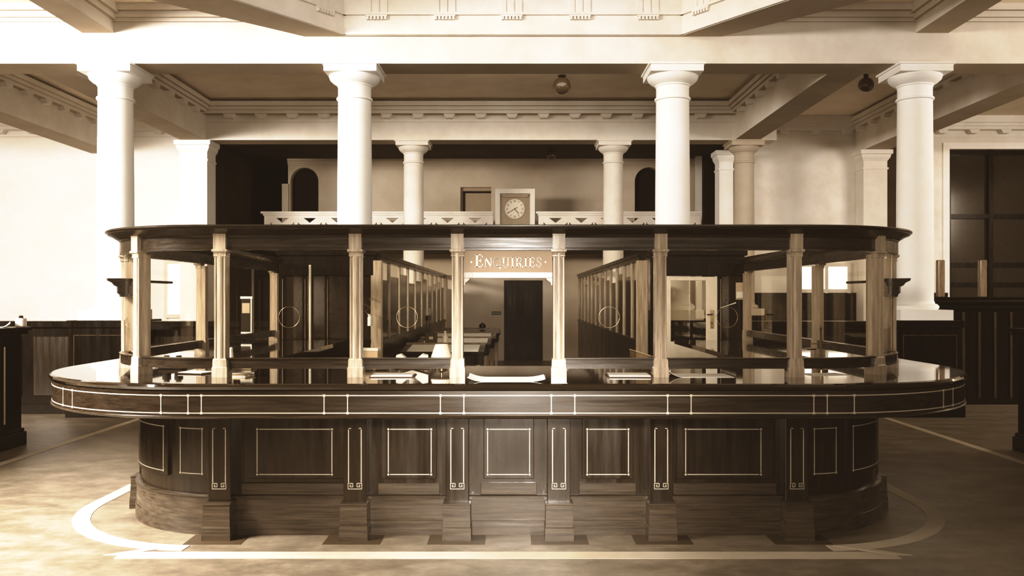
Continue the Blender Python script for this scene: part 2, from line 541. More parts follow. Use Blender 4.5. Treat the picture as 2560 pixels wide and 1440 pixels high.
# pilasters on the aisle walls
def pilaster(label, x0, x1, y0, y1, ztop, m):
    t = thing('wall_pilaster', label, 'pilaster', ((x0+x1)/2, (y0+y1)/2, 0))
    h = (x1-x0)/2; d = (y1-y0)/2
    MB().box(-h, h, -d, d, 0.0, ztop-0.42).build('shaft', m, t)
    b = MB()
    b.box(-h-0.02, h+0.02, -d-0.02, d, ztop-0.42, ztop-0.38)
    b.box(-h, h, -d, d, ztop-0.38, ztop-0.24)
    b.rings([[(-h-o, -d-o, z), (h+o, -d-o, z), (h+o, d, z), (-h-o, d, z)] for o, z in ((0, ztop-0.24), (0.05, ztop-0.16), (0.06, ztop-0.10), (0.09, ztop-0.09), (0.09, ztop-0.001))])
    b.build('capital', m, t)
pilaster('square pilaster with moulded capital on the right aisle wall, left of the outer column', 7.62, 8.14, 18.75, YW-0.01, ZA, M['plaster'])
pilaster('narrow pale pilaster half hidden by the third rear column', PX(1794, 18.7), PX(1829, 18.7), 18.55, 18.95, PZ(378, 18.6), M['white_plaster'])
pilaster('pale square pilaster at the left end of the rear colonnade', -6.84, -6.28, 17.6, 18.1, ZA-0.001, M['white_plaster'])

# ================================================================== COLUMNS
def column(label, x, y, r, zp, plinth_half, ped_half, zn, m, group):
    t = thing('column', label, 'column', (x, y, 0), 0, group)
    b = MB()
    p = ped_half
    b.box(-p, p, -p, p, 0.16, zp-0.1)
    b.box(-p-0.03, p+0.03, -p-0.03, p+0.03, 0, 0.16)
    b.box(-p-0.02, p+0.02, -p-0.02, p+0.02, zp-0.1, zp)
    ped = b.build('pedestal', M['backwood'], t, 0.008)
    b = MB()
    for z in (0.3, zp-0.2):
        b.box(-p+0.08, p-0.08, -p-0.006, -p+0.002, z-0.006, z+0.006)
    for sx in (-1, 1):
        b.box(sx*(p-0.08)-0.006, sx*(p-0.08)+0.006, -p-0.006, -p+0.002, 0.3, zp-0.2)
    b.build('pedestal_beading', M['muntin'], ped)
    q = plinth_half
    b = MB().box(-q, q, -q, q, zp, zp+0.14)
    b.lathe([(q*0.8, zp+0.14), (q*0.86, zp+0.165), (q*0.86, zp+0.19), (q*0.78, zp+0.22), (r*1.06, zp+0.225), (r*1.02, zp+0.26)])
    b.build('base', m, t, smooth=40)
    MB().lathe([(r*1.0, zp+0.255), (r, zp+1.0), (r*0.985, zp+1.9), (r*0.945, zn-0.03), (r*0.94, zn)], seg=56).build('shaft', m, t, smooth=40)
    b = MB()
    b.lathe([(r*0.94, zn-0.001), (r*1.02, zn+0.008), (r*1.04, zn+0.022), (r*1.02, zn+0.037), (r*0.94, zn+0.045),
             (r*0.94, zn+0.19), (r*1.0, zn+0.2), (r*1.0, zn+0.215), (r*1.22, zn+0.245), (r*1.40, zn+0.285), (r*1.46, zn+0.325), (r*1.42, zn+0.345)], seg=56)
    zb = zn+0.34
    b.box(-q, q, -q, q, zb, ZA-0.03)
    b.box(-q-0.025, q+0.025, -q-0.025, q+0.025, ZA-0.03, ZA-0.001)
    b.build('capital', m, t, smooth=40)
    return t
g1 = 'large white front columns'
for x, s in ((-2.235, 'large white round column behind the left half of the glazed counter screen'),
             (2.225, 'large white round column behind the right half of the glazed counter screen'),
             (-5.59, 'large washed-out white column beyond the left end of the counter'),
             (5.625, 'large white column on a dark pedestal beyond the right end of the counter')):
    column(s, x, 12.07, 0.243, 1.31, 0.36, 0.44, 4.37, M['column'], g1)
g2 = 'smaller rear columns'
for px, s, m in ((1034, 'small cream column of the rear row, left of the clock', M['plaster']),
                 (1533, 'small cream column of the rear row, right of the clock', M['plaster']),
                 (1860, 'small tan column of the rear row, in shade by the right aisle wall', M['tan_plaster'])):  # tan plaster puts the shade into this column's colour
    column(s, PX(px, 17.82), 17.82, 0.212, 1.25, 0.33, 0.31, 4.38, m, g2)

# ================================================================== GALLERY
ZG = PZ(530, 20.3)
gx0, gx1 = PX(657, 20.3), 4.4
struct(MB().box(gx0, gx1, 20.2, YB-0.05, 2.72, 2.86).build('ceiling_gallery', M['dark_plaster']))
def balustrade(label, xa, xb):
    z0, z1 = 2.95, PZ(545.5, 20.3)
    t = thing('gallery_balustrade', label, 'balustrade', ((xa+xb)/2, 20.3, 2.865), 0, 'gallery balustrades')
    ox, oy, oz = t.location
    bm = bmesh.new(); es = []
    lp = [[(xa, 2.865), (xb, 2.865), (xb, ZG-0.09), (xa, ZG-0.09)]]
    n = max(1, round((xb-xa-0.2)/0.645)); w = (xb-xa-0.2)/n
    for k in range(n):
        c = xa+0.1+w*(k+0.5)
        zm = (z0+z1)/2
        hw = 0.15
        lp.append([(c-hw, z1), (c+hw, z1), (c, z1-0.115)])
        lp.append([(c-hw, z0), (c+hw, z0), (c, z0+0.115)])
        for s in (-1, 1):
            lp.append([(c+s*0.28, z1-0.10), (c+s*0.28, z0+0.10), (c+s*0.28-s*0.16, zm)])
    for poly in lp:
        vs = [bm.verts.new((x-ox, 20.24-oy, z-oz)) for x, z in poly]
        for i in range(len(vs)): es.append(bm.edges.new((vs[i], vs[(i+1) % len(vs)])))
    bmesh.ops.triangle_fill(bm, use_beauty=True, use_dissolve=False, edges=es)
    ex = bmesh.ops.extrude_face_region(bm, geom=list(bm.faces))
    for g in ex['geom']:
        if isinstance(g, bmesh.types.BMVert): g.co.y += 0.12
    bmesh.ops.recalc_face_normals(bm, faces=bm.faces)
    me = bpy.data.meshes.new('lattice_panel'); bm.to_mesh(me); bm.free()
    me.materials.append(M['plaster'])
    o = bpy.data.objects.new('lattice_panel', me); COL.objects.link(o); o.parent = t
    b = MB()
    b.box(xa-0.06-ox, xb-ox, 20.16-oy, 20.44-oy, ZG-0.05-oz, ZG-oz)
    b.box(xa-0.02-ox, xb-ox, 20.2-oy, 20.4-oy, ZG-0.09-oz, ZG-0.05-oz)
    b.build('coping', M['plaster'], t)
balustrade('pale plaster gallery balustrade with triangular cut-outs, left of the clock', gx0+0.05, PX(1237, 20.3)-0.04)
balustrade('pale plaster gallery balustrade with triangular cut-outs, right of the clock', PX(1338, 20.3)+0.075, gx1)

# clock in its surround
CXk, Yk = PX(1287, 20.2), 20.2
t = thing('gallery_clock', 'square-cased clock with round pale dial in the middle of the gallery front', 'clock', (CXk, Yk, 2.86))
zk = lambda y: PZ(y, Yk)-2.86
xk = lambda x: PX(x, Yk)-CXk
b = MB()
b.box(xk(1238), xk(1250), -0.02, 0.25, 0, zk(472)).box(xk(1325), xk(1337), -0.02, 0.25, 0, zk(472)).box(xk(1250), xk(1325), -0.02, 0.25, zk(484), zk(472))
b.build('surround', M['plaster'], t)
b = MB().box(xk(1250), xk(1325), 0.06, 0.2, 0, zk(484))
cs = b.build('case', M['clockwood'], t)
b = MB().box(xk(1253), xk(1322), -0.0, 0.06, zk(489), zk(485)).box(xk(1257), xk(1319), 0.01, 0.06, zk(493), zk(489))
b.build('case_cornice', M['clockwood'], cs)
Rd = 25*Yk/F; zc = zk(522)
b = MB()
n = 48
bmv = [b.bm.verts.new((Rd*math.cos(2*PI*i/n), 0.03, zc+Rd*math.sin(2*PI*i/n))) for i in range(n)]
f = b.bm.faces.new(bmv)
ex = bmesh.ops.extrude_face_region(b.bm, geom=[f])
for g in ex['geom']:
    if isinstance(g, bmesh.types.BMVert): g.co.y = 0.06
dial = b.build('dial', M['dial'], t)
b = MB()
for k in range(60):
    a = PI/2-2*PI*k/60
    if k % 5 == 0:
        wds = {0: (-.02, 0, .02), 1: (0,), 2: (-.01, .01), 3: (-.02, 0, .02), 4: (-.02, 0, .02), 5: (-.01, .01)}.get((k//5) % 6, (0,))
        for o in wds:
            c = Vector((math.cos(a), 0, math.sin(a)))*Rd*0.78+Vector((-math.sin(a), 0, math.cos(a)))*o
            b.obox((c.x, 0.028, zc+c.z), (Rd*0.22, 0.006, 0.007), (0, -a, 0))
    else:
        c = Vector((math.cos(a), 0, math.sin(a)))*Rd*0.94
        b.obox((c.x, 0.028, zc+c.z), (Rd*0.06, 0.006, 0.004), (0, -a, 0))
b.build('numerals', M['clockink'], dial)
for nm, a, l0, l1, w in (('minute_hand', PI/2-2*PI*40/60, -0.32, 0.80, 0.012), ('hour_hand', PI/2-2*PI*(4+40/60)/12, -0.1, 0.62, 0.016)):
    c = Vector((math.cos(a), 0, math.sin(a)))*Rd*(l0+l1)/2
    MB().obox((c.x, 0.02, zc+c.z), (Rd*(l1-l0), 0.006, w), (0, -a, 0)).build(nm, M['clockink'], t)

# ceiling globes
def globe(label, x, y, zc, r, ztop):
    t = thing('ceiling_globe_light', label, 'ceiling light', (x, y, ztop), 0, 'ceiling globe lights')
    h = ztop-zc
    pr = [(0.002, -h-r)]+[(r*math.sin(PI*i/16), -h-r*math.cos(PI*i/16)) for i in range(1, 15)]+[(r*0.38, -h+r*0.92)]
    MB().lathe(pr, seg=32).build('globe', M['globe'], t, smooth=60)
    MB().lathe([(r*0.45, 0), (r*0.45, -0.02), (r*0.3, -0.035), (r*0.3, -h+r*0.86), (r*0.4, -h+r*0.84)], seg=24).build('ceiling_fitting', M['black'], t, smooth=40)
globe('dark glass globe light on the ceiling between the two large middle columns', PX(1405, 15.5), 15.5, 5.43, 0.16, ZC)
globe('dark glass globe light on the ceiling just left of the large right outer column', PX(2165, 15.3), 15.3, 5.40, 0.135, ZC)
globe('smallest glass globe light, on the dark rear ceiling above the gallery clock', PX(1378, 20.6), 20.6, 5.02, 0.11, 5.15)

# ================================================================== THE COUNTER
R_TOP, R_BASE, R_SCR, R_COR = 1.45, 0.89, 0.985, 1.085
YE = 10.8
ZT = 1.0865
LB = 1.94
LOWER = [False]
def upt(p, r):
    k, v = p
    Lc = LB if r < 0.96 and LOWER[0] else L
    if k == 'L': return (CX-Lc-r, v)
    if k == 'R': return (CX+Lc+r, v)
    if k == 'F': return (v, YC-r)
    a = rad(v)
    s = -1 if k == 'AL' else 1
    return (CX+s*(Lc+r*math.sin(a)), YC-r*math.cos(a))
def arc(k, a0, a1, n=20): return [(k, a0+(a1-a0)*i/n) for i in range(n+1)]
FULL = [('L', YE)]+arc('AL', 90, 0)+arc('AR', 0, 90)+[('R', YE)]
def sweep(b, params, prof):
    b.rings([[(*upt(p, r), z) for r, z in prof] for p in params])
    return b

counter = thing('enquiry_counter', 'long dark polished mahogany public counter with rounded ends and pale inlay lines', 'counter', (0, 0, 0))
sweep(MB(), FULL, [(0.05, ZT-0.045), (R_TOP-0.03, ZT-0.045), (R_TOP-0.012, ZT-0.038), (R_TOP, ZT-0.02), (R_TOP-0.006, ZT-0.006), (R_TOP-0.02, ZT), (0.05, ZT)]).build('worktop', M['top'], counter, smooth=8)
RA = R_TOP-0.022
ap = sweep(MB(), FULL, [(0.80, 0.885), (RA, 0.885), (RA, ZT-0.046), (0.80, ZT-0.046)]).build('apron', M['hwood'], counter, smooth=30)
sweep(MB(), FULL, [(0.84, 0.862), (RA-0.05, 0.862), (RA-0.02, 0.862), (RA+0.002, 0.868), (RA+0.010, 0.877), (RA+0.002, 0.8845), (0.84, 0.8845)]).build('apron_moulding', M['hwood'], counter, smooth=50)
# apron inlay
ZI0, ZI1 = 0.902, 1.012
e = 0.0012
b = MB()
for z in (ZI0, ZI1):
    sweep(b, FULL, [(RA-0.001, z-0.0032), (RA+e, z-0.0032), (RA+e, z+0.0032), (RA-0.001, z+0.0032)])
off = 0.0735
for dx in (-1.99, -1.075, -0.347, 0.347, 1.075, 1.99):
    for s in (-1, 1):
        x = CX+dx+s*off
        if abs(x-CX) > L: x = CX+math.copysign(L, dx)
        y = YC-RA
        b.box(x-0.003, x+0.003, y-e, y+0.001, ZI0, ZI1)
        for z in (ZI0, ZI1): b.box(x-0.0075, x+0.0075, y-e*1.6, y+0.001, z-0.0075, z+0.0075)
for k in ('AL', 'AR'):
    for a in (7, 38, 44, 80):
        da = 0.12
        sweep(b, [(k, a-da), (k, a+da)], [(RA-0.001, ZI0), (RA+e, ZI0), (RA+e, ZI1), (RA-0.001, ZI1)])
        for z in (ZI0, ZI1): sweep(b, [(k, a-0.3), (k, a+0.3)], [(RA-0.001, z-0.0075), (RA+e*1.6, z-0.0075), (RA+e*1.6, z+0.0075), (RA-0.001, z+0.0075)])
b.build('apron_inlay', M['inlay'], ap)
# carcase
LOWER[0] = True
base = sweep(MB(), FULL, [(R_BASE-0.10, 0.0), (R_BASE, 0.0), (R_BASE, 0.862), (R_BASE-0.10, 0.862)]).build('carcase', M['wood'], counter, smooth=30)
# plinth
sweep(MB(), FULL, [(R_BASE-0.02, 0), (0.932, 0), (0.932, 0.102), (0.929, 0.104), (0.926, 0.104), (0.922, 0.254), (0.932, 0.258), (0.932, 0.266), (0.92, 0.27), (R_BASE-0.02, 0.27)]).build('plinth', M['plinth'], counter, smooth=25)

# front raised panels, each with its inlay rectangle
YB0 = YC-R_BASE
def panel(x0, x1, inl):
    b = MB()
    z0, z1 = PZ(1197, 5.9), 0.845
    b.box(x0, x1, YB0-0.022, YB0+0.001, z0, z1)
    p = b.build('panel', M['wood'], counter, 0.004)
    b = MB()
    yi = YB0-0.022
    a, c = inl
    zi0, zi1 = PZ(1186, 5.9), PZ(1073, 5.9)
    for z in (zi0, zi1):
        b.box(a+0.012, c-0.012, yi-e, yi+0.001, z-0.0032, z+0.0032)
    for x in (a, c):
        b.box(x-0.0032, x+0.0032, yi-e, yi+0.001, zi0+0.012, zi1-0.012)
        for z in (zi0, zi1): b.box(x-0.0065, x+0.0065, yi-e*1.6, yi+0.001, z-0.0065, z+0.0065)
    b.build('panel_inlay', M['inlay'], p)
    # rail under the panel
    MB().box(x0-0.02, x1+0.02, YB0-0.018, YB0+0.001, 0.271, z0-0.03).build('panel_rail', M['plinth'], counter, 0.003)
for (i0, i1, p0, p1) in ((643, 830, 610, 862), (971, 1078, 952, 1092), (1219, 1324, 1209, 1335), (1468, 1571, 1455, 1583), (1714, 1902, 1690, 1935)):
    panel(PX(p0, 5.9), PX(p1, 5.9), (PX(i0, 5.9), PX(i1, 5.9)))
# curved panels
for k in ('AL', 'AR'):
    for a0, a1 in ((10.5, 21.5), (32, 70)):
        z0, z1 = PZ(1197, 5.9), 0.845
        rp = R_BASE+0.02
        p = sweep(MB(), arc(k, a0-3, a1+4.5, 10), [(R_BASE-0.002, z0), (rp, z0), (rp, z1), (R_BASE-0.002, z1)]).build('curved_panel', M['wood'], counter, smooth=30)
        b = MB()
        zi0, zi1 = PZ(1186, 5.9), PZ(1073, 5.9)
        for z in (zi0, zi1):
            sweep(b, arc(k, a0+0.7, a1-0.7, 10), [(rp-0.001, z-0.003), (rp+e, z-0.003), (rp+e, z+0.003), (rp-0.001, z+0.003)])
        for a in (a0, a1):
            sweep(b, [(k, a-0.2), (k, a+0.2)], [(rp-0.001, zi0), (rp+e, zi0), (rp+e, zi1), (rp-0.001, zi1)])
            for z in (zi0, zi1): sweep(b, [(k, a-0.42), (k, a+0.42)], [(rp-0.001, z-0.0065), (rp+e*1.6, z-0.0065), (rp+e*1.6, z+0.0065), (rp-0.001, z+0.0065)])
        b.build('panel_inlay', M['inlay'], p)

# pilasters (local: face at y=0 looking towards -y)
def make_pilaster():
    h = 0.077
    p = MB().box(-h, h, 0, 0.14, 0.24, 0.8615).build('pilaster', M['wood'], counter, 0.003)
    b = MB()
    for s in (-1, 1):
        x = s*0.043
        b.box(x-0.0033, x+0.0033, -e, 0.001, 0.378, 0.735)
        # square fret scroll
        w = 0.0022
        def bar(xa, xb, za, zb): b.box(min(s*xa, s*xb), max(s*xa, s*xb), -e, 0.001, za, zb)
        zt, zb_ = 0.372, 0.334
        bar(0.006, 0.046, zb_-w, zb_+w) if s == 1 else bar(0.006, 0.046, zb_-w, zb_+w)
        bar(0.044, 0.048, zb_, zt)
        bar(0.014, 0.048, zt-w, zt+w)
        bar(0.012, 0.016, zb_+0.014, zt)
        bar(0.014, 0.034, zb_+0.012, zb_+0.016)
        bar(0.031, 0.035, zb_+0.012, zt-0.012)
        bar(0.024, 0.035, zt-0.014, zt-0.010)
    b.box(-0.01, 0.01, -e, 0.001, 0.334-0.0022, 0.334+0.0022)
    b.box(-0.043, -0.026, -e, 0.001, 0.74, 0.745).box(0.026, 0.043, -e, 0.001, 0.74, 0.745)
    b.build('pilaster_inlay', M['inlay'], p)
    b = MB()
    b.rings([[(-w, -d, z), (w, -d, z), (w, 0.13, z), (-w, 0.13, z)] for w, d, z in
             ((0.097, 0.068, 0), (0.095, 0.066, 0.087), (0.092, 0.063, 0.09), (0.089, 0.058, 0.236), (0.092, 0.062, 0.24), (0.092, 0.062, 0.247), (0.08, 0.02, 0.25))])
    b.build('plinth_block', M['plinth'], p)
    return p
PIL = [-1.949, -1.033, -0.343, 0.343, 1.033, 1.949]
p0 = make_pilaster()
p0.location = (CX+PIL[0], 5.80, 0)
for dx in PIL[1:]: copy_obj(p0, counter, (CX+dx, 5.80, 0))
rp = R_BASE+0.035
for s in (-1, 1):
    for a, yy in ((84, None),):
        if yy is None: x, y = upt(('AL' if s < 0 else 'AR', a), rp)
        else: x, y = CX+s*(L+rp), yy
        copy_obj(p0, counter, (x, y, 0), s*rad(a))

LOWER[0] = False
# ================================================================== THE GLAZED SCREEN
screen = thing('glazed_screen', 'dark mahogany and plate glass screen with moulded cornice standing on the long counter', 'screen', (0, 0, 0))
ZF0, ZF1, ZCOR = 1.947, 2.045, 2.112
sweep(MB(), FULL, [(R_SCR-0.09, ZF1), (R_SCR+0.012, ZF1), (R_SCR+0.02, ZF1+0.008), (R_SCR+0.03, ZF1+0.012), (R_SCR+0.055, ZF1+0.028), (R_COR-0.015, ZF1+0.04),
                   (R_COR-0.012, ZF1+0.05), (R_COR, ZF1+0.054), (R_COR, ZCOR-0.004), (R_COR-0.006, ZCOR), (R_SCR-0.15, ZCOR), (R_SCR-0.15, ZF1+0.04)]).build('cornice', M['hwood'], screen, smooth=35)
sweep(MB(), FULL, [(R_SCR-0.06, ZF0), (R_SCR, ZF0), (R_SCR, ZF0+0.012), (R_SCR-0.004, ZF0+0.016), (R_SCR-0.004, ZF1-0.014), (R_SCR+0.004, ZF1-0.012), (R_SCR+0.008, ZF1), (R_SCR-0.06, ZF1)]).build('frieze', M['hwood'], screen, smooth=30)

def make_post(name='post'):
    h = 0.038
    sec = [(-h, 0.09), (-h, 0), (-0.026, 0), (-0.024, 0.006), (-0.020, 0.006), (-0.017, -0.002), (-0.006, -0.006), (0.006, -0.006), (0.017, -0.002), (0.020, 0.006), (0.024, 0.006), (0.026, 0), (h, 0), (h, 0.09)]
    p = MB().prism(sec, 1.21, 1.925).build(name, M['post'], screen, 0.0015)
    b = MB()
    b.rings([[(-w, -d, z), (w, -d, z), (w, 0.095, z), (-w, 0.095, z)] for w, d, z in
             ((0.052, 0.012, ZT), (0.052, 0.012, 1.15), (0.048, 0.009, 1.155), (0.046, 0.007, 1.205), (0.041, 0.002, 1.213))])
    b.build('post_base', M['post'], p)
    b = MB()
    b.rings([[(-w, -d, z), (w, -d, z), (w, 0.05, z), (-w, 0.05, z)] for w, d, z in
             ((0.041, 0.002, 1.9), (0.043, 0.005, 1.905), (0.043, 0.005, 1.912), (0.041, 0.003, 1.915), (0.043, 0.008, 1.93), (0.052, 0.018, 1.936), (0.052, 0.018, 1.95), (0.042, 0.012, 1.953), (0.042, 0.012, ZF1-0.002), (0.045, 0.014, ZF1+0.012))])
    b.build('post_cap', M['post'], p)
    return p
ps0 = make_post()
YP = YC-R_SCR-0.012
ps0.location = (CX+PIL[0], YP, 0)
for dx in PIL[1:]: copy_obj(ps0, screen, (CX+dx, YP, 0))
AA, AB = 37.5, 80
for k, s in (('AL', -1), ('AR', 1)):
    for a in (AA, AB):
        x, y = upt((k, a), R_SCR+0.012)
        copy_obj(ps0, screen, (x, y, 0), s*rad(a))
    for y in (8.25, YE-0.06):
        copy_obj(ps0, screen, (CX+s*(L+R_SCR+0.012), y, 0), s*PI/2)

# rails and panes
ZR0, ZR1 = 1.142, 1.215
hp = 0.03
RG = R_SCR-0.03
def bay_params():
    out = []
    xs = [CX+d for d in PIL]
    for i in (0, 1, 3, 4): out.append(([('F', xs[i]+hp), ('F', xs[i+1]-hp)], True))
    dphi = 1.8
    for k, s in (('AL', -1), ('AR', 1)):
        out.append(([('F', CX+s*(1.949+hp))]+arc(k, 0, AA-dphi, 14), False))
        out.append((arc(k, AA+dphi, AB-dphi, 14), False))
        sd = 'L' if s < 0 else 'R'
        out.append((arc(k, AB+dphi, 90, 4)+[(sd, 8.25-hp)], False))
        out.append(([(sd, 8.25+hp), (sd, YE-0.1)], False))
    return out
def flat_pane(x0, x1, y, z0, z1, ring_c, ring_r):
    bm = bmesh.new(); es = []
    lp = [[(x0, z0), (x1, z0), (x1, z1), (x0, z1)], [(ring_c[0]+ring_r*math.cos(2*PI*i/40), ring_c[1]+ring_r*math.sin(2*PI*i/40)) for i in range(40)]]
    for poly in lp:
        vs = [bm.verts.new((x, y, z)) for x, z in poly]
        for i in range(len(vs)): es.append(bm.edges.new((vs[i], vs[(i+1) % len(vs)])))
    bmesh.ops.triangle_fill(bm, use_beauty=True, use_dissolve=False, edges=es)
    me = bpy.data.meshes.new('glass_pane'); bm.to_mesh(me); bm.free()
    me.materials.append(M['glass'])
    o = bpy.data.objects.new('glass_pane', me); COL.objects.link(o); o.parent = screen
    MB().torus_y((ring_c[0], y-0.001, ring_c[1]), ring_r, 0.0016).build('speaking_ring', M['brass'], o, smooth=60)
    return o
for params, flat in bay_params():
    b = sweep(MB(), params, [(R_SCR-0.055, ZR0), (R_SCR-0.006, ZR0), (R_SCR-0.006, ZR1-0.012), (R_SCR+0.004, ZR1-0.008), (R_SCR+0.004, ZR1), (R_SCR-0.055, ZR1)])
    if flat:
        x0, x1 = params[0][1], params[1][1]
        for s, xx in ((1, x0), (-1, x1)):       # little shaped brackets under the rail ends
            poly = [(xx, ZR0+0.001), (xx+s*0.045, ZR0+0.001), (xx+s*0.035, ZR0-0.006), (xx+s*0.025, ZR0-0.016), (xx+s*0.02, ZR0-0.02), (xx, ZR0-0.02)]
            b.prism_y(poly, YC-R_SCR+0.01, YC-R_SCR+0.05)
    b.build('sill_rail', M['hwood'], screen, smooth=30)
    if flat:
        flat_pane(x0, x1, YC-RG, ZR1-0.005, ZF0+0.005, ((x0+x1)/2, PZ(793, YC-RG)), 0.071)
    else:
        b = MB()
        b.rings([[(*upt(p, RG), ZR1-0.005), (*upt(p, RG), ZF0+0.005)] for p in params], closed_profile=False, caps=False)
        b.build('curved_glass_pane' if params[1][0] in ('AL', 'AR') else 'glass_pane', M['curved_glass'] if params[1][0] in ('AL', 'AR') else M['side_glass'], screen, smooth=60)
# low moulded transom at each rounded end
for k, sd in (('AL', 'L'), ('AR', 'R')):
    par = arc(k, 58, 90, 10)+[(sd, 6.95)]
    sweep(MB(), [(sd, 6.951), (sd, 7.55)], [(R_SCR-0.03, 1.745), (R_SCR+0.03, 1.745), (R_SCR+0.03, 1.765), (R_SCR-0.03, 1.765)]).build('transom_bar', M['hwood'], screen)
    z = 1.63
    sweep(MB(), par, [(R_SCR-0.08, z), (R_SCR+0.0, z), (R_SCR+0.005, z+0.02), (R_SCR+0.02, z+0.03), (R_SCR+0.02, z+0.075), (R_SCR+0.04, z+0.085), (R_SCR+0.055, z+0.105), (R_SCR+0.085, z+0.12), (R_SCR+0.09, z+0.135), (R_SCR-0.08, z+0.135)]).build('transom', M['hwood'], screen, smooth=30)

# lintel of the open middle bay
xa, xb = CX+PIL[2]+0.041, CX+PIL[3]-0.041
b = MB()
z0, z1 = 1.757, 1.797
b.box(xa, xb, YP+0.005, YP+0.06, z0, z1)
for s, xx in ((1, xa), (-1, xb)):
    poly = [(xx, z0+0.001), (xx+s*0.045, z0+0.001), (xx+s*0.04, z0-0.012), (xx+s*0.025, z0-0.025), (xx+s*0.014, z0-0.03), (xx+s*0.012, z0-0.05), (xx, z0-0.05)]
    b.prism_y(poly, YP+0.01, YP+0.055)
b.build('lintel', M['post'], screen, 0.002)

# the sign board above the opening
t = thing('enquiries_sign', 'brown sign board lettered ENQUIRIES above the open middle window of the screen', 'sign', ((xa+xb)/2, YP+0.035, 1.7975))
hw = (xb-xa)/2-0.002
MB().box(-hw, hw, -0.012, 0.012, 0, 0.148).build('board', M['sign'], t)
LET = {
 'E': (0.62, [[(0.14, 0), (0.14, 1), .15], [(0, .03), (.6, .03), .06], [(0, .97), (.58, .97), .06], [(.14, .51), (.44, .51), .06], [(.57, 0), (.57, .24), .07], [(.55, 1), (.55, .78), .07], [(.44, .38), (.44, .64), .06]]),
 'N': (0.80, [[(.12, 0), (.12, 1), .07], [(.70, 0), (.70, 1), .07], [(.13, .95), (.69, .05), .16], [(0, .03), (.26, .03), .06], [(0, .97), (.2, .97), .06], [(.58, .97), (.82, .97), .06]]),
 'Q': (0.78, [[(.38+.36*math.cos(2*PI*i/20), .5+.48*math.sin(2*PI*i/20)) for i in range(21)]+[.13], [(.36, .2), (.52, .02), (.76, -.14), .10]]),
 'U': (0.78, [[(.14, 1), (.14, .3), (.2, .1), (.36, .03), (.52, .08), (.6, .25), .14], [(.61, .25), (.61, 1), .07], [(0, .97), (.28, .97), .06], [(.48, .97), (.74, .97), .06]]),
 'I': (0.36, [[(.16, 0), (.16, 1), .15], [(0, .03), (.32, .03), .06], [(0, .97), (.32, .97), .06]]),
 'R': (0.74, [[(.14, 0), (.14, 1), .15], [(0, .03), (.3, .03), .06], [(0, .97), (.36, .97), (.52, .88), (.56, .74), (.5, .58), (.34, .51), (.14, .51), .10], [(.34, .5), (.58, .05), (.72, .03), .13]]),
 'S': (0.58, [[(.48, .78), (.42, .92), (.26, .97), (.1, .88), (.08, .72), (.2, .57), (.38, .46), (.48, .3), (.44, .12), (.26, .03), (.1, .1), (.04, .24), .12]]),
}
b = MB()
def stroke(b, pts, w, ox, oz, h):
    for i in range(len(pts)-1):
        a, c = Vector(pts[i]), Vector(pts[i+1])
        d = c-a; ln = d.length+(w*0.5 if len(pts) > 2 else 0)
        m_ = (a+c)/2
        b.obox((ox+m_.x*h, -0.0135, oz+m_.y*h), (ln*h, 0.003, w*h), (0, -math.atan2(d.y, d.x), 0))
word = 'ENQUIRIES'
hs = [0.086]+[0.066]*8
gap = 0.0085
tot = sum(LET[c][0]*h for c, h in zip(word, hs))+gap*8
x = -tot/2+0.003
x_first = x
for c, h in zip(word, hs):
    for st in LET[c][1]: stroke(b, st[:-1], st[-1], x, 0.034, h)
    x += LET[c][0]*h+gap
for xx in (x_first-0.026, x+0.016):
    b.obox((xx, -0.0135, 0.068), (0.011, 0.003, 0.011), (0, PI/4, 0))
b.build('lettering', M['signtext'], t)

# ================================================================== THINGS ON THE COUNTER
def sheet(name, label, cat, x, y, w, d, m, z=ZT, rot=0.0, curl=0.0, curl_side=(-1, 1), nx=20, group=None):
    bm = bmesh.new()
    V = []
    for i in range(nx+1):
        u = -1+2*i/nx
        row = []
        for j in range(5):
            v = -1+2*j/4
            h = 0.0012
            if curl:
                t_ = max(0, abs(u)-0.55)/0.45
                if (u < 0 and -1 in curl_side) or (u > 0 and 1 in curl_side): h += curl*t_*t_*(1+0.25*math.sin(3*v+u*2))
            row.append(bm.verts.new((u*w/2, v*d/2, h)))
        V.append(row)
    for i in range(nx):
        for j in range(4): bm.faces.new((V[i][j], V[i+1][j], V[i+1][j+1], V[i][j+1]))
    ex = bmesh.ops.extrude_face_region(bm, geom=list(bm.faces))
    for g in ex['geom']:
        if isinstance(g, bmesh.types.BMVert): g.co.z += 0.0015
    for v in bm.verts: v.co.z -= 0.0012
    bmesh.ops.recalc_face_normals(bm, faces=bm.faces)
    me = bpy.data.meshes.new(name); bm.to_mesh(me); bm.free()
    for p in me.polygons: p.use_smooth = True
    me.set_sharp_from_angle(angle=rad(50))
    me.materials.append(m)
    o = bpy.data.objects.new(name, me); COL.objects.link(o)
    o.location = (x, y, z); o.rotation_euler.z = rot
    return tag(o, label, cat, group)

sheet('paper_sheet', 'large white paper with both ends curled up, lying in the open middle window', 'paper', PX(1266, 5.62), 5.66, 0.50, 0.34, M['paper'], curl=0.022)
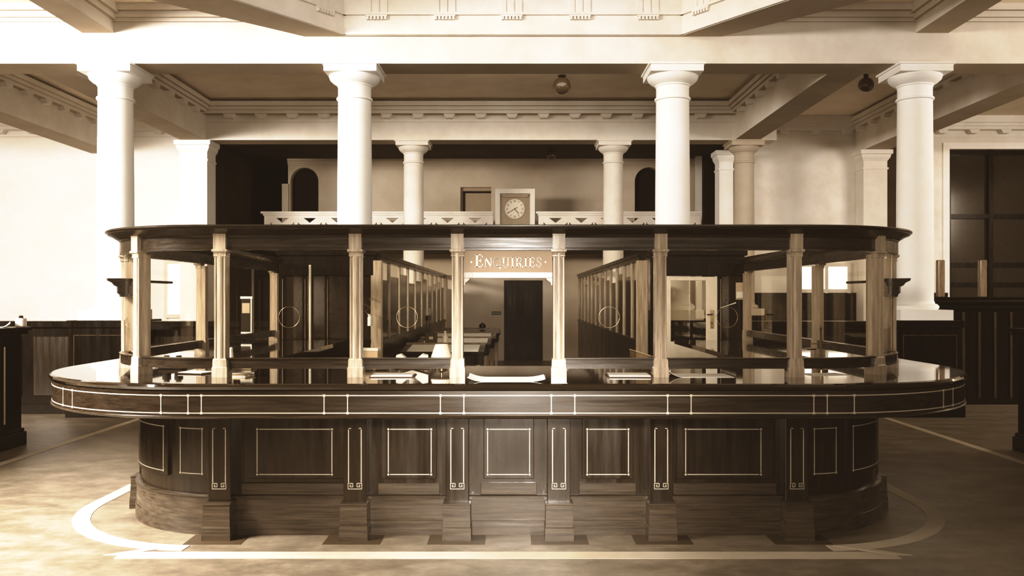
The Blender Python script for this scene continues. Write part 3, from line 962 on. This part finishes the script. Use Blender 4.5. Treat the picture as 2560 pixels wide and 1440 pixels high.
# blotting pads lying in front of the glass
def pad(label, x, y, w, d, rot=0, mp=M['paper']):
    t = thing('blotting_pad', label, 'blotting pad', (x, y, ZT), rot, 'writing pads on the counter')
    MB().box(-w/2, w/2, -d/2, d/2, 0, 0.006).build('backing_board', M['blotter'], t, 0.001)
    MB().box(-w/2+0.012, w/2-0.012, -d/2+0.01, d/2-0.01, 0.006, 0.013).build('paper_leaf', mp, t, 0.001)
    return t
pad('white writing pad under the glass pane left of the open middle window', PX(977, 5.78), 5.90, 0.30, 0.24, 0.02)
pad('white writing pad under the glass pane right of the open middle window', PX(1577, 5.78), 5.90, 0.30, 0.26, -0.03)
sheet('paper_sheet', 'crumpled white paper pushed under the wide right-hand pane', 'paper', PX(1750, 5.85), 5.93, 0.44, 0.3, M['paper'], curl=0.03, curl_side=(-1,))
sheet('paper_sheet', 'flat white paper at the rounded right end of the counter', 'paper', PX(2070, 5.95), 6.02, 0.3, 0.2, M['paper'], rot=0.25)
pad('pale pad at the rounded left end of the counter', PX(490, 6.1), 6.1, 0.22, 0.16, -0.3)

# inside the screen, on the staff side of the worktop
def paper_heap(label, x, y):
    t = thing('paper_heap', label, 'papers', (x, y, ZT))
    for k in range(5):
        b = MB().obox((0.01*math.sin(k*2.1), 0.008*math.cos(k*1.7), 0.008+k*0.014), (0.19-0.014*k, 0.14, 0.012), (0, 0.05*math.sin(k*3), 0.3*math.sin(k*1.3)))
        b.build('bundle', M['paper'] if k % 2 else M['paper2'], t, 0.003)
    MB().lathe([(0.018, 0.07), (0.012, 0.16), (0.004, 0.165)], (-0.075, 0.0, 0), 16).build('paper_twist', M['paper'], t, smooth=50)
paper_heap('heap of pale paper bundles behind the wide left-hand pane', PX(603, 6.45), 6.45)
def desk_lamp(label, x, y):
    t = thing('desk_lamp', label, 'lamp', (x, y, ZT))
    MB().lathe([(0.055, 0), (0.055, 0.012), (0.02, 0.022), (0.01, 0.03), (0.009, 0.09)], seg=28).build('base', M['brass'], t, smooth=40)
    MB().lathe([(0.085, 0.075), (0.048, 0.185), (0.044, 0.185), (0.08, 0.078)], seg=36).build('lamp_shade', M['opal'], t, smooth=40)
desk_lamp('desk lamp with cream cone shade behind the pane left of the middle window', PX(1104, 6.5), 6.5)
def ledger(label, x, y, rot, tilt):
    t = thing('open_ledger', label, 'ledger', (x, y, ZT), rot)
    for s in (-1, 1):
        b = MB()
        pts = [(0, 0.02), (0.03, 0.045+tilt*0.4), (0.08, 0.05+tilt), (0.12, 0.04+tilt), (0.12, 0.012+tilt*0.5), (0, 0.005)]
        b.prism_y([(s*u, z) for u, z in pts], -0.08, 0.08)
        b.build('page_block', M['paper'], t)
    MB().box(-0.13, 0.13, -0.085, 0.085, 0, 0.006).build('cover', M['blotter'], t)
ledger('open white ledger lying left of the cream desk lamp', PX(1030, 6.5), 6.52, 0.1, 0.06)
def roll(label, x, y, z, ang, m, r=0.022, ln=0.2):
    t = thing('paper_roll', label, 'paper roll', (x, y, z), ang)
    MB().tube([(-ln/2, 0, r), (ln/2, 0, r)], r, 16).build('roll', m, t, smooth=50)
    MB().tube([(-0.01, 0, r), (0.01, 0, r)], r+0.002, 16).build('band', M['paper'], t, smooth=50)
roll('brown paper roll behind the left end of the pane left of the middle window', PX(935, 6.35), 6.35, ZT, 0.25, M['paper2'], 0.03)
b = MB().box(-0.07, 0.07, -0.05, 0.05, 0, 0.13)
t = thing('card_box', 'pale card index box behind the left end of the pane left of the middle window', 'box', (PX(924, 6.6), 6.6, ZT))
b.build('box_body', M['paper2'], t, 0.003)
MB().box(-0.073, 0.073, -0.053, 0.053, 0.13, 0.15).build('lid', M['paper'], t, 0.003)
# sloping writing slope by the right middle pane
t = thing('desk_slope', 'small dark sloping writing board behind the pane right of the middle window', 'writing slope', (PX(1612, 6.45), 6.45, ZT), 0.1)
MB().prism_y([(-0.09, 0), (0.09, 0), (0.09, 0.075), (-0.09, 0.135)], -0.1, 0.1).build('slope_body', M['bpost'], t, 0.003)
MB().obox((0, 0, 0.112), (0.2, 0.22, 0.012), (0, math.atan2(0.06, 0.18), 0)).build('slope_top', M['post'], t, 0.003)
# letter spikes / balance near the right rounded end
t = thing('letter_balance', 'slender brass letter balance behind the rounded right end of the screen', 'balance', (PX(2052, 6.3), 6.3, ZT))
MB().lathe([(0.05, 0), (0.05, 0.012), (0.012, 0.02), (0.006, 0.05), (0.006, 0.30), (0.012, 0.31), (0.002, 0.33)], seg=20).build('pillar', M['brass'], t, smooth=40)
MB().tube([(-0.07, 0, 0.20), (0.07, 0, 0.20)], 0.004).build('beam', M['brass'], t)
MB().lathe([(0.03, 0.155), (0.04, 0.165), (0.035, 0.167)], (-0.07, 0, 0), 20).tube([(-0.07, 0, 0.16), (-0.07, 0, 0.2)], 0.002).build('pan', M['brass'], t)
t = thing('inkstand', 'dark inkstand with round wells behind the rounded left end of the screen', 'inkstand', (PX(432, 6.5), 6.5, ZT))
MB().box(-0.09, 0.09, -0.05, 0.05, 0, 0.03).build('tray', M['black'], t, 0.004)
for s in (-1, 1): MB().lathe([(0.03, 0.03), (0.032, 0.08), (0.02, 0.09), (0.02, 0.10)], (s*0.045, 0, 0), 20).build('ink_well', M['black'], t, smooth=40)

# ================================================================== BACK OFFICE PARTITIONS
def back_partition(label, xa, xb, door=None):
    y = 11.15
    t = thing('office_partition', label, 'partition', (0, y, 0))
    spans = [(xa, xb)]
    if door: spans = [s for s in ((xa, door[0]-0.02), (door[1]+0.02, xb)) if s[1]-s[0] > 0.05]
    for a, c in spans:
        MB().box(a, c, -0.03, 0.03, 0, 1.02).build('dado_panel', M['backwood'], t)
        n = max(1, round((c-a)/0.33))
        for k in range(n+1):
            x = a+(c-a)*k/n
            MB().box(x-0.03, x+0.03, -0.035, 0.035, 0.0, 1.90).build('post', M['backwood'], t, 0.008)
            MB().box(x+0.006, x+0.016, -0.045, -0.035, 1.08, 1.86).build('bead', M['bpost'], t, 0.003)
        for k in range(n):
            x0, x1 = a+(c-a)*k/n+0.03, a+(c-a)*(k+1)/n-0.03
            MB().box(x0, x1, -0.006, 0.006, 1.08, 1.90).build('dark_panel', M['window_glass'], t)
        MB().box(a, c, -0.05, 0.05, 1.02, 1.08).build('middle_rail', M['backwood'], t, 0.006)
    if not door: MB().box(PX(774, 11.05)-0.014, PX(774, 11.05)+0.014, -0.09, -0.06, 1.0, PZ(662, 11.05)).build('pale_upright', M['paint'], t, 0.004)
    MB().box(xa-0.03, xb+0.03, -0.05, 0.05, 1.90, 2.16).box(xa-0.06, xb+0.06, -0.08, 0.08, 2.16, 2.24).build('frieze', M['backwood'], t, 0.008)
back_partition('dark timber partition behind the wide left-hand pane, between counter and office corridor', -3.0, -1.84)
DX0, DX1 = 1.93, 2.64
back_partition('dark timber partition around the glazed cream door on the right', 1.80, 2.95, (DX0, DX1))
# cream glazed door
d = MB().box(DX0, DX0+0.10, 11.13, 11.17, 0.02, 1.89).box(DX1-0.15, DX1, 11.13, 11.17, 0.02, 1.89).box(DX0+0.10, DX1-0.15, 11.13, 11.17, 0.02, 1.05).box(DX0+0.10, DX1-0.15, 11.13, 11.17, 1.84, 1.89).build('door_2', M['paint'], None, 0.004)
struct(d)
MB().box(DX0+0.10, DX1-0.15, 11.146, 11.152, 1.05, 1.84).build('door_glass', M['glass'], d)
hx = PX(1781, 11.1)
MB().box(hx-0.022, hx+0.022, 11.122, 11.129, 1.22, 1.46).build('lock_plate', M['brass'], d, 0.002)
b = MB().tube([(hx, 11.125, 1.40), (hx, 11.085, 1.40), (hx-0.07, 11.085, 1.40)], 0.009)
b.obox((hx, 11.12, 1.29), (0.012, 0.006, 0.03))
b.build('door_handle', M['black'], d, smooth=50)

def corridor(label, x, n, inward, y0=11.15, y1=21.9, mpost=M['bpost']):
    t = thing('corridor_partition', label, 'partition', (x, 0, 0))
    MB().box(-0.03, 0.03, y0, y1, 0, 1.0).build('dado_panel', M['backwood'], t)
    MB().box(-0.045, 0.045, y0, y1, 1.0, 1.06).build('middle_rail', M['backwood'], t)
    MB().box(-0.04, 0.04, y0, y1, 2.10, 2.15).box(-0.06, 0.06, y0, y1, 2.15, 2.2).build('top_rail', M['backwood'], t)
    for k in range(n+1):
        y = y0+(y1-y0)*k/n
        w = 0.07 if k == 0 else 0.018
        d = 0.05 if k == 0 else 0.018
        MB().box(-w, w, y-d, y+d, 0, 2.1).box(-w-0.008, w+0.008, y-d*0.4, y+d*0.4, 0, 2.1).build('post', M['post'], t, 0.006)
    for k in range(n):
        ya, yb = y0+(y1-y0)*k/n+0.05, y0+(y1-y0)*(k+1)/n-0.05
        MB().box(-0.003, 0.003, ya, yb, 1.06, 1.86+0.06*(k % 3)).build('glass_pane', M['window_glass'], t)
    return t
corridor('long glazed timber partition on the left side of the office corridor', -1.78, 10, 1)
corridor('long glazed timber partition on the right side of the office corridor', 1.66, 12, -1)

# sloping desks in the corridor office
def office_desk(label, y, xr, z=0.92):
    t = thing('writing_desk', label, 'desk', (0, y, 0), 0, 'sloping desks in the office')
    x0 = -1.60
    w = xr-x0
    top = MB().prism_x([(-0.45, z-0.10), (-0.45, z-0.06), (0.30, z), (0.30, z-0.10)], x0, xr).build('desk_top', M['backwood'], t, 0.003)
    MB().box(x0+0.03, xr-0.03, -0.40, 0.28, z-0.24, z-0.10).build('drawer_case', M['backwood'], t)
    MB().box(x0, xr, 0.30, 0.36, z-0.12, z+0.03).build('back_ledge', M['bpost'], t)
    for lx in (x0+0.06, xr-0.08):
        for ly in (-0.34, 0.24):
            MB().box(lx-0.03, lx+0.03, ly-0.03, ly+0.03, 0, z-0.24).build('leg', M['bpost'], t, 0.004)
    return t
dk = [(12.45, -0.42, 'first sloping writing desk in the office, nearest the open middle window'),
      (14.4, -0.38, 'second sloping writing desk back along the office corridor'),
      (16.4, -0.34, 'third sloping writing desk back along the office corridor'),
      (18.6, -0.30, 'farthest sloping writing desk, nearest the office back door')]
for y, xr, lab in dk: office_desk(lab, y, xr)
def plan_sheet(label, y, xr, w, t0=-0.40, t1=0.26, z=0.92):
    slope = 0.06/0.75
    zz = lambda v: z-0.06+(v+0.45)*slope+0.001
    o = MB().prism_x([(t0, zz(t0)), (t0, zz(t0)+0.006), (t1, zz(t1)+0.006), (t1, zz(t1))], xr-w, xr).build('drawing_sheet', M['paper'])
    o.location = (0, y, 0)
    tag(o, label, 'paper', 'sheets on the office desks')
plan_sheet('white sheet covering the first office desk behind the open window', 12.45, -0.5, 1.0)
plan_sheet('white sheet on the second office desk', 14.4, -0.44, 1.05, -0.3, 0.28)
plan_sheet('pale sheet on the third office desk', 16.4, -0.44, 1.05, -0.25, 0.26)
t = thing('ink_bottle', 'small white bottle on the ledge of the first office desk, above the cream lamp shade', 'bottle', (PX(1113, 12.78), 12.78, 0.95))
MB().lathe([(0.04, 0), (0.042, 0.09), (0.018, 0.12), (0.018, 0.16), (0.022, 0.165), (0.022, 0.175)], seg=20).build('bottle_body', M['opal'], t, smooth=40)
MB().lathe([(0.015, 0.174), (0.015, 0.19), (0.006, 0.195)], seg=12).build('cork', M['black'], t, smooth=40)
t = thing('box_file', 'dark box file standing on the ledge of the first office desk', 'box file', (PX(1078, 12.78), 12.78, 0.95))
MB().box(-0.09, 0.09, -0.028, 0.028, 0, 0.15).build('file_body', M['black'], t, 0.004)
MB().box(-0.03, 0.03, -0.031, -0.028, 0.05, 0.09).build('label_card', M['paper2'], t)
o = MB().rings([[(-0.10, 0, 0.0), (-0.10, 0, 0.004), (0.10, 0, 0.075), (0.10, 0, 0.06)], [(-0.10, 0.012, 0.0), (-0.10, 0.012, 0.004), (0.10, 0.012, 0.075), (0.10, 0.012, 0.06)]]).build('folded_paper', M['paper'])
o.location = (PX(1822, 11.05), 11.075, PZ(770, 11.05)); tag(o, 'folded white paper pinned slantwise on the dark partition, just right of the cream door', 'paper')
# bell-shaped ink pot on the farthest desk ledge
t = thing('ink_pot', 'round dark ink pot on the ledge of the farthest office desk', 'ink pot', (PX(1206, 18.9), 18.93, 0.95))
MB().lathe([(0.07, 0), (0.075, 0.04), (0.06, 0.08), (0.03, 0.09)], seg=20).build('pot', M['black'], t, smooth=40)
MB().lathe([(0.032, 0.09), (0.028, 0.105), (0.01, 0.11)], seg=16).build('stopper', M['black'], t, smooth=40)
# small notice plate on the office back wall
t = thing('notice_plate', 'tiny dark notice plate with pale marks left of the office back door', 'sign', (PX(1241, YB), YB+0.001, PZ(787, YB)))
MB().box(-0.12, 0.12, -0.015, 0, 0, 0.085).build('plate', M['black'], t)
b = MB()
for k in range(5): b.box(-0.095+k*0.042, -0.072+k*0.042, -0.018, -0.015, 0.03, 0.055)
b.build('plate_marks', M['paper'], t)

# framed notices on the back partition (left)
def notice(label, px0, px1, py0, py1, y=11.09):
    t = thing('framed_notice', label, 'notice', (PX((px0+px1)/2, y), y, PZ(py1, y)))
    w = (px1-px0)*y/F/2; h = (py1-py0)*y/F
    MB().box(-w, w, -0.006, 0.006, 0, h).build('backing', M['black'], t)
    b = MB().box(-w-0.008, w+0.008, -0.014, 0.0, h-0.03, h).box(-w, w, -0.014, 0, 0, 0.022).box(w-0.014, w, -0.014, 0, 0.022, h-0.03)
    b.build('frame', M['paper'], t)
    MB().box(-w*0.8, w*0.6, -0.009, -0.005, h*0.55, h*0.82).build('print', M['paper2'], t)
notice('dark framed notice with white top edge behind the wide left-hand pane', 603, 630, 741, 834)
t = thing('wall_calendar', 'small white block calendar hung on the dark partition right of the cream door', 'calendar', (PX(1851, 11.09), 11.085, PZ(749, 11.09)))
MB().box(-0.06, 0.06, -0.004, 0.004, 0, 0.22).build('backing', M['paper2'], t)
MB().box(-0.05, 0.05, -0.016, -0.004, 0.02, 0.1).build('date_block', M['paper'], t)

# telephone on a scissor bracket
t = thing('bracket_telephone', 'pale scissor-arm telephone bracket fixed left of the corridor corner post', 'telephone', (-1.87, 11.0, 1.36))
pts = [(0.0, 0.08, 0.26), (0.02, -0.02, 0.22), (-0.05, -0.02, 0.18), (0.04, -0.02, 0.13), (-0.04, -0.02, 0.09), (0.03, -0.02, 0.03)]
MB().tube(pts, 0.010, 6).build('scissor_arm', M['brass'], t, smooth=40)
MB().lathe([(0.03, -0.10), (0.03, 0.0), (0.02, 0.03), (0.035, 0.05)], (0.03, -0.02, 0), 16).build('mouthpiece', M['opal'], t, smooth=40)

# ================================================================== SIDE FURNITURE
def side_counter(label, s):
    xf = 5.38 if s < 0 else 5.30
    ye = 9.5 if s < 0 else 9.15
    t = thing('side_counter', label, 'counter', (s*xf, 0, 0))
    def bx(b, a, c, y0, y1, z0, z1):
        b.box(min(s*a, s*c), max(s*a, s*c), y0, y1, z0, z1); return b
    y0 = 1.5
    bx(MB(), 0.03, 1.5, y0, ye-0.05, 0.1, 1.24).build('carcase', M['backwood'], t, 0.006)
    bx(bx(MB(), 0.0, 1.5, y0, ye, 0, 0.15), 0.015, 1.5, y0, ye-0.02, 0.15, 0.19).build('plinth', M['backwood'], t, 0.006)
    bx(bx(MB(), -0.04, 1.55, y0, ye+0.03, 1.26, 1.30), -0.015, 1.5, y0, ye, 1.22, 1.26).build('worktop', M['backwood'], t, 0.006)
    for k in range(6):
        y = ye-0.42-k*1.2
        bx(MB(), 0.0, 0.05, y-0.07, y+0.07, 0.19, 1.22).build('pilaster', M['backwood'], t, 0.006)
        bx(MB(), -0.004, 0.002, y-0.012, y+0.012, 0.28, 1.10).build('inlay_strip', M['paper2'], t)
    return t
side_counter('dark timber side counter at the far left edge, with white things on top', -1)
side_counter('dark timber side counter at the far right edge', 1)
# things on the left one
o = sheet('newspaper', 'creased white newspaper lying on the left side counter', 'newspaper', -5.66, 9.25, 0.42, 0.3, M['paper'], z=1.30, rot=0.5, curl=0.05)
t = thing('ink_bottle', 'small white square bottle with dark stopper on the left side counter', 'bottle', (-5.40, 9.42, 1.30))
MB().box(-0.045, 0.045, -0.045, 0.045, 0, 0.095).build('bottle_body', M['opal'], t, 0.01)
MB().lathe([(0.022, 0.093), (0.022, 0.12), (0.01, 0.125)], seg=16).build('stopper', M['black'], t, smooth=40)

def low_partition(label, x0, x1, y):
    t = thing('low_partition', label, 'partition', ((x0+x1)/2, y, 0))
    h = (x1-x0)/2
    MB().box(-h, h, -0.08, 0.08, 0.14, 1.2).build('panelling', M['backwood'], t)
    MB().box(-h, h, -0.1, 0.1, 0, 0.14).build('plinth', M['backwood'], t, 0.006)
    MB().box(-h, h, -0.13, 0.13, 1.2, 1.29).build('capping', M['backwood'], t, 0.012)
    n = max(1, int((x1-x0)/0.7))
    for k in range(n):
        a = -h+2*h*k/n+0.08; c = -h+2*h*(k+1)/n-0.08
        MB().box(a, c, -0.095, -0.08, 0.25, 1.08).build('raised_panel', M['wood'], t, 0.008)
low_partition('low dark panelled partition left of the washed-out outer column', -9.6, -6.07, 12.07)
low_partition('low dark panelled partition between the left outer column and the counter', -5.1, -3.2, 12.07)
low_partition('low dark panelled partition between the counter and the right outer column', 3.2, 5.12, 12.07)

# right: dark bank desk with a moulded ledge at eye height
t = thing('ledge_cabinet', 'tall dark timber cabinet with projecting moulded ledge right of the right outer column', 'cabinet', (0, 13.2, 0))
xa = PX(2358, 13.0)
MB().box(xa, 10, -0.2, 0.5, 0, 1.42).build('cabinet_body', M['backwood'], t)
b = MB()
prof = [(0.0, 1.42), (0.03, 1.45), (0.06, 1.50), (0.10, 1.53), (0.11, 1.56), (0.10, 1.58), (0.13, 1.615), (0.13, 1.625)]
b.rings([[(xa-o, -0.2-o, z), (10, -0.2-o, z), (10, 0.5, z), (xa-o, 0.5, z)] for o, z in prof])
b.build('ledge', M['backwood'], t)
for k in range(7):
    x = xa+0.30+k*0.24
    MB().box(x-0.02, x+0.02, -0.22, -0.2, 0.1, 1.40).build('muntin', M['muntin'], t, 0.004)
for x in (xa+0.13, xa+0.78):
    MB().box(x-0.05, x+0.05, 0.1, 0.2, 1.625, 2.2).build('upright', M['bpost'], t, 0.01)  # pale bars standing in for highlight streaks above the ledge

# ================================================================== LIGHT
def area(name, loc, target, sx, sy, power, col=(1, 0.965, 0.915)):
    l = bpy.data.lights.new(name, 'AREA'); l.shape = 'RECTANGLE'
    l.size = sx; l.size_y = sy; l.energy = power; l.color = col
    o = bpy.data.objects.new(name, l); COL.objects.link(o)
    o.location = loc
    d = Vector(target)-Vector(loc)
    o.rotation_euler = d.to_track_quat('-Z', 'Y').to_euler()
    return o
area('entrance_door_daylight', (0.05, -3.0, 1.2), (0.05, 6, 1.2), 1.0, 2.4, 170)
o = area('clerestory_daylight', (0, 1.2, 6.5), (0, 12, 4.0), 8.5, 1.6, 62); o.data.spread = rad(65)  # added lamp inside the well, unseen, brightens beam faces and columns
o = area('front_windows_daylight', (0, -3.4, 4.7), (0, 12, 4.2), 16, 0.8, 90); o.data.spread = rad(80)
o = area('left_windows_daylight', (-11.5, 3.5, 4.3), (-6, 14, 2.6), 6, 1.4, 1050); o.data.spread = rad(110)
o = area('left_front_window', (-6.6, 3.2, 5.0), (-3.9, 5.0, 0.0), 3, 1.5, 620); o.data.spread = rad(70)  # added overhead lamp, out of view, to brighten the left of the floor
area('skylight', (0, 6.2, 8.4), (0, 6.2, 0), 7, 8, 40)
area('right_windows_daylight', (12.5, 10, 4.2), (8, 19, 2.6), 4, 1.6, 450)
area('office_skylight', (0, 14.8, 5.5), (0, 17.5, 0), 3, 2, 55)  # lamp added under the closed ceiling to brighten office posts and gallery
sl = bpy.data.lights.new('lamp_over_entrance', 'SPOT'); sl.energy = 4200; sl.spot_size = rad(25); sl.spot_blend = 1.0; sl.shadow_soft_size = 0.3; sl.color = (1, 0.965, 0.915)  # unseen spot added to lighten the middle of the counter and floor
so = bpy.data.objects.new('lamp_over_entrance', sl); COL.objects.link(so)
so.location = (0.05, -1.2, 2.5)
so.rotation_euler = (Vector((0.0, 5.6, 0.6))-Vector(so.location)).to_track_quat('-Z', 'Y').to_euler()

w = bpy.data.worlds.new('world'); sc.world = w; w.use_nodes = True
bg = w.node_tree.nodes['Background']
bg.inputs['Color'].default_value = (1.0, 0.88, 0.74, 1); bg.inputs['Strength'].default_value = 0.10

sc.view_settings.view_transform = 'Standard'
sc.view_settings.exposure = 0.0
sc.view_settings.gamma = 1.0

vs = sc.view_settings
vs.use_curve_mapping = True          # sepia print: warm toe and mid-tones, neutral highlights
cm = vs.curve_mapping
for k, pts in enumerate((((0, .011), (.034, .041), (.15, .166), (.4, .47), (.7, .86), (1, 1)),
                         ((0, .0075), (.034, .031), (.15, .137), (.4, .425), (.7, .83), (1, 1)),
                         ((0, .005), (.034, .022), (.15, .111), (.4, .388), (.7, .825), (1, 1)))):
    c = cm.curves[k].points
    c[0].location = pts[0]; c[-1].location = pts[-1]
    for p in pts[1:-1]: c.new(*p)
cm.update()
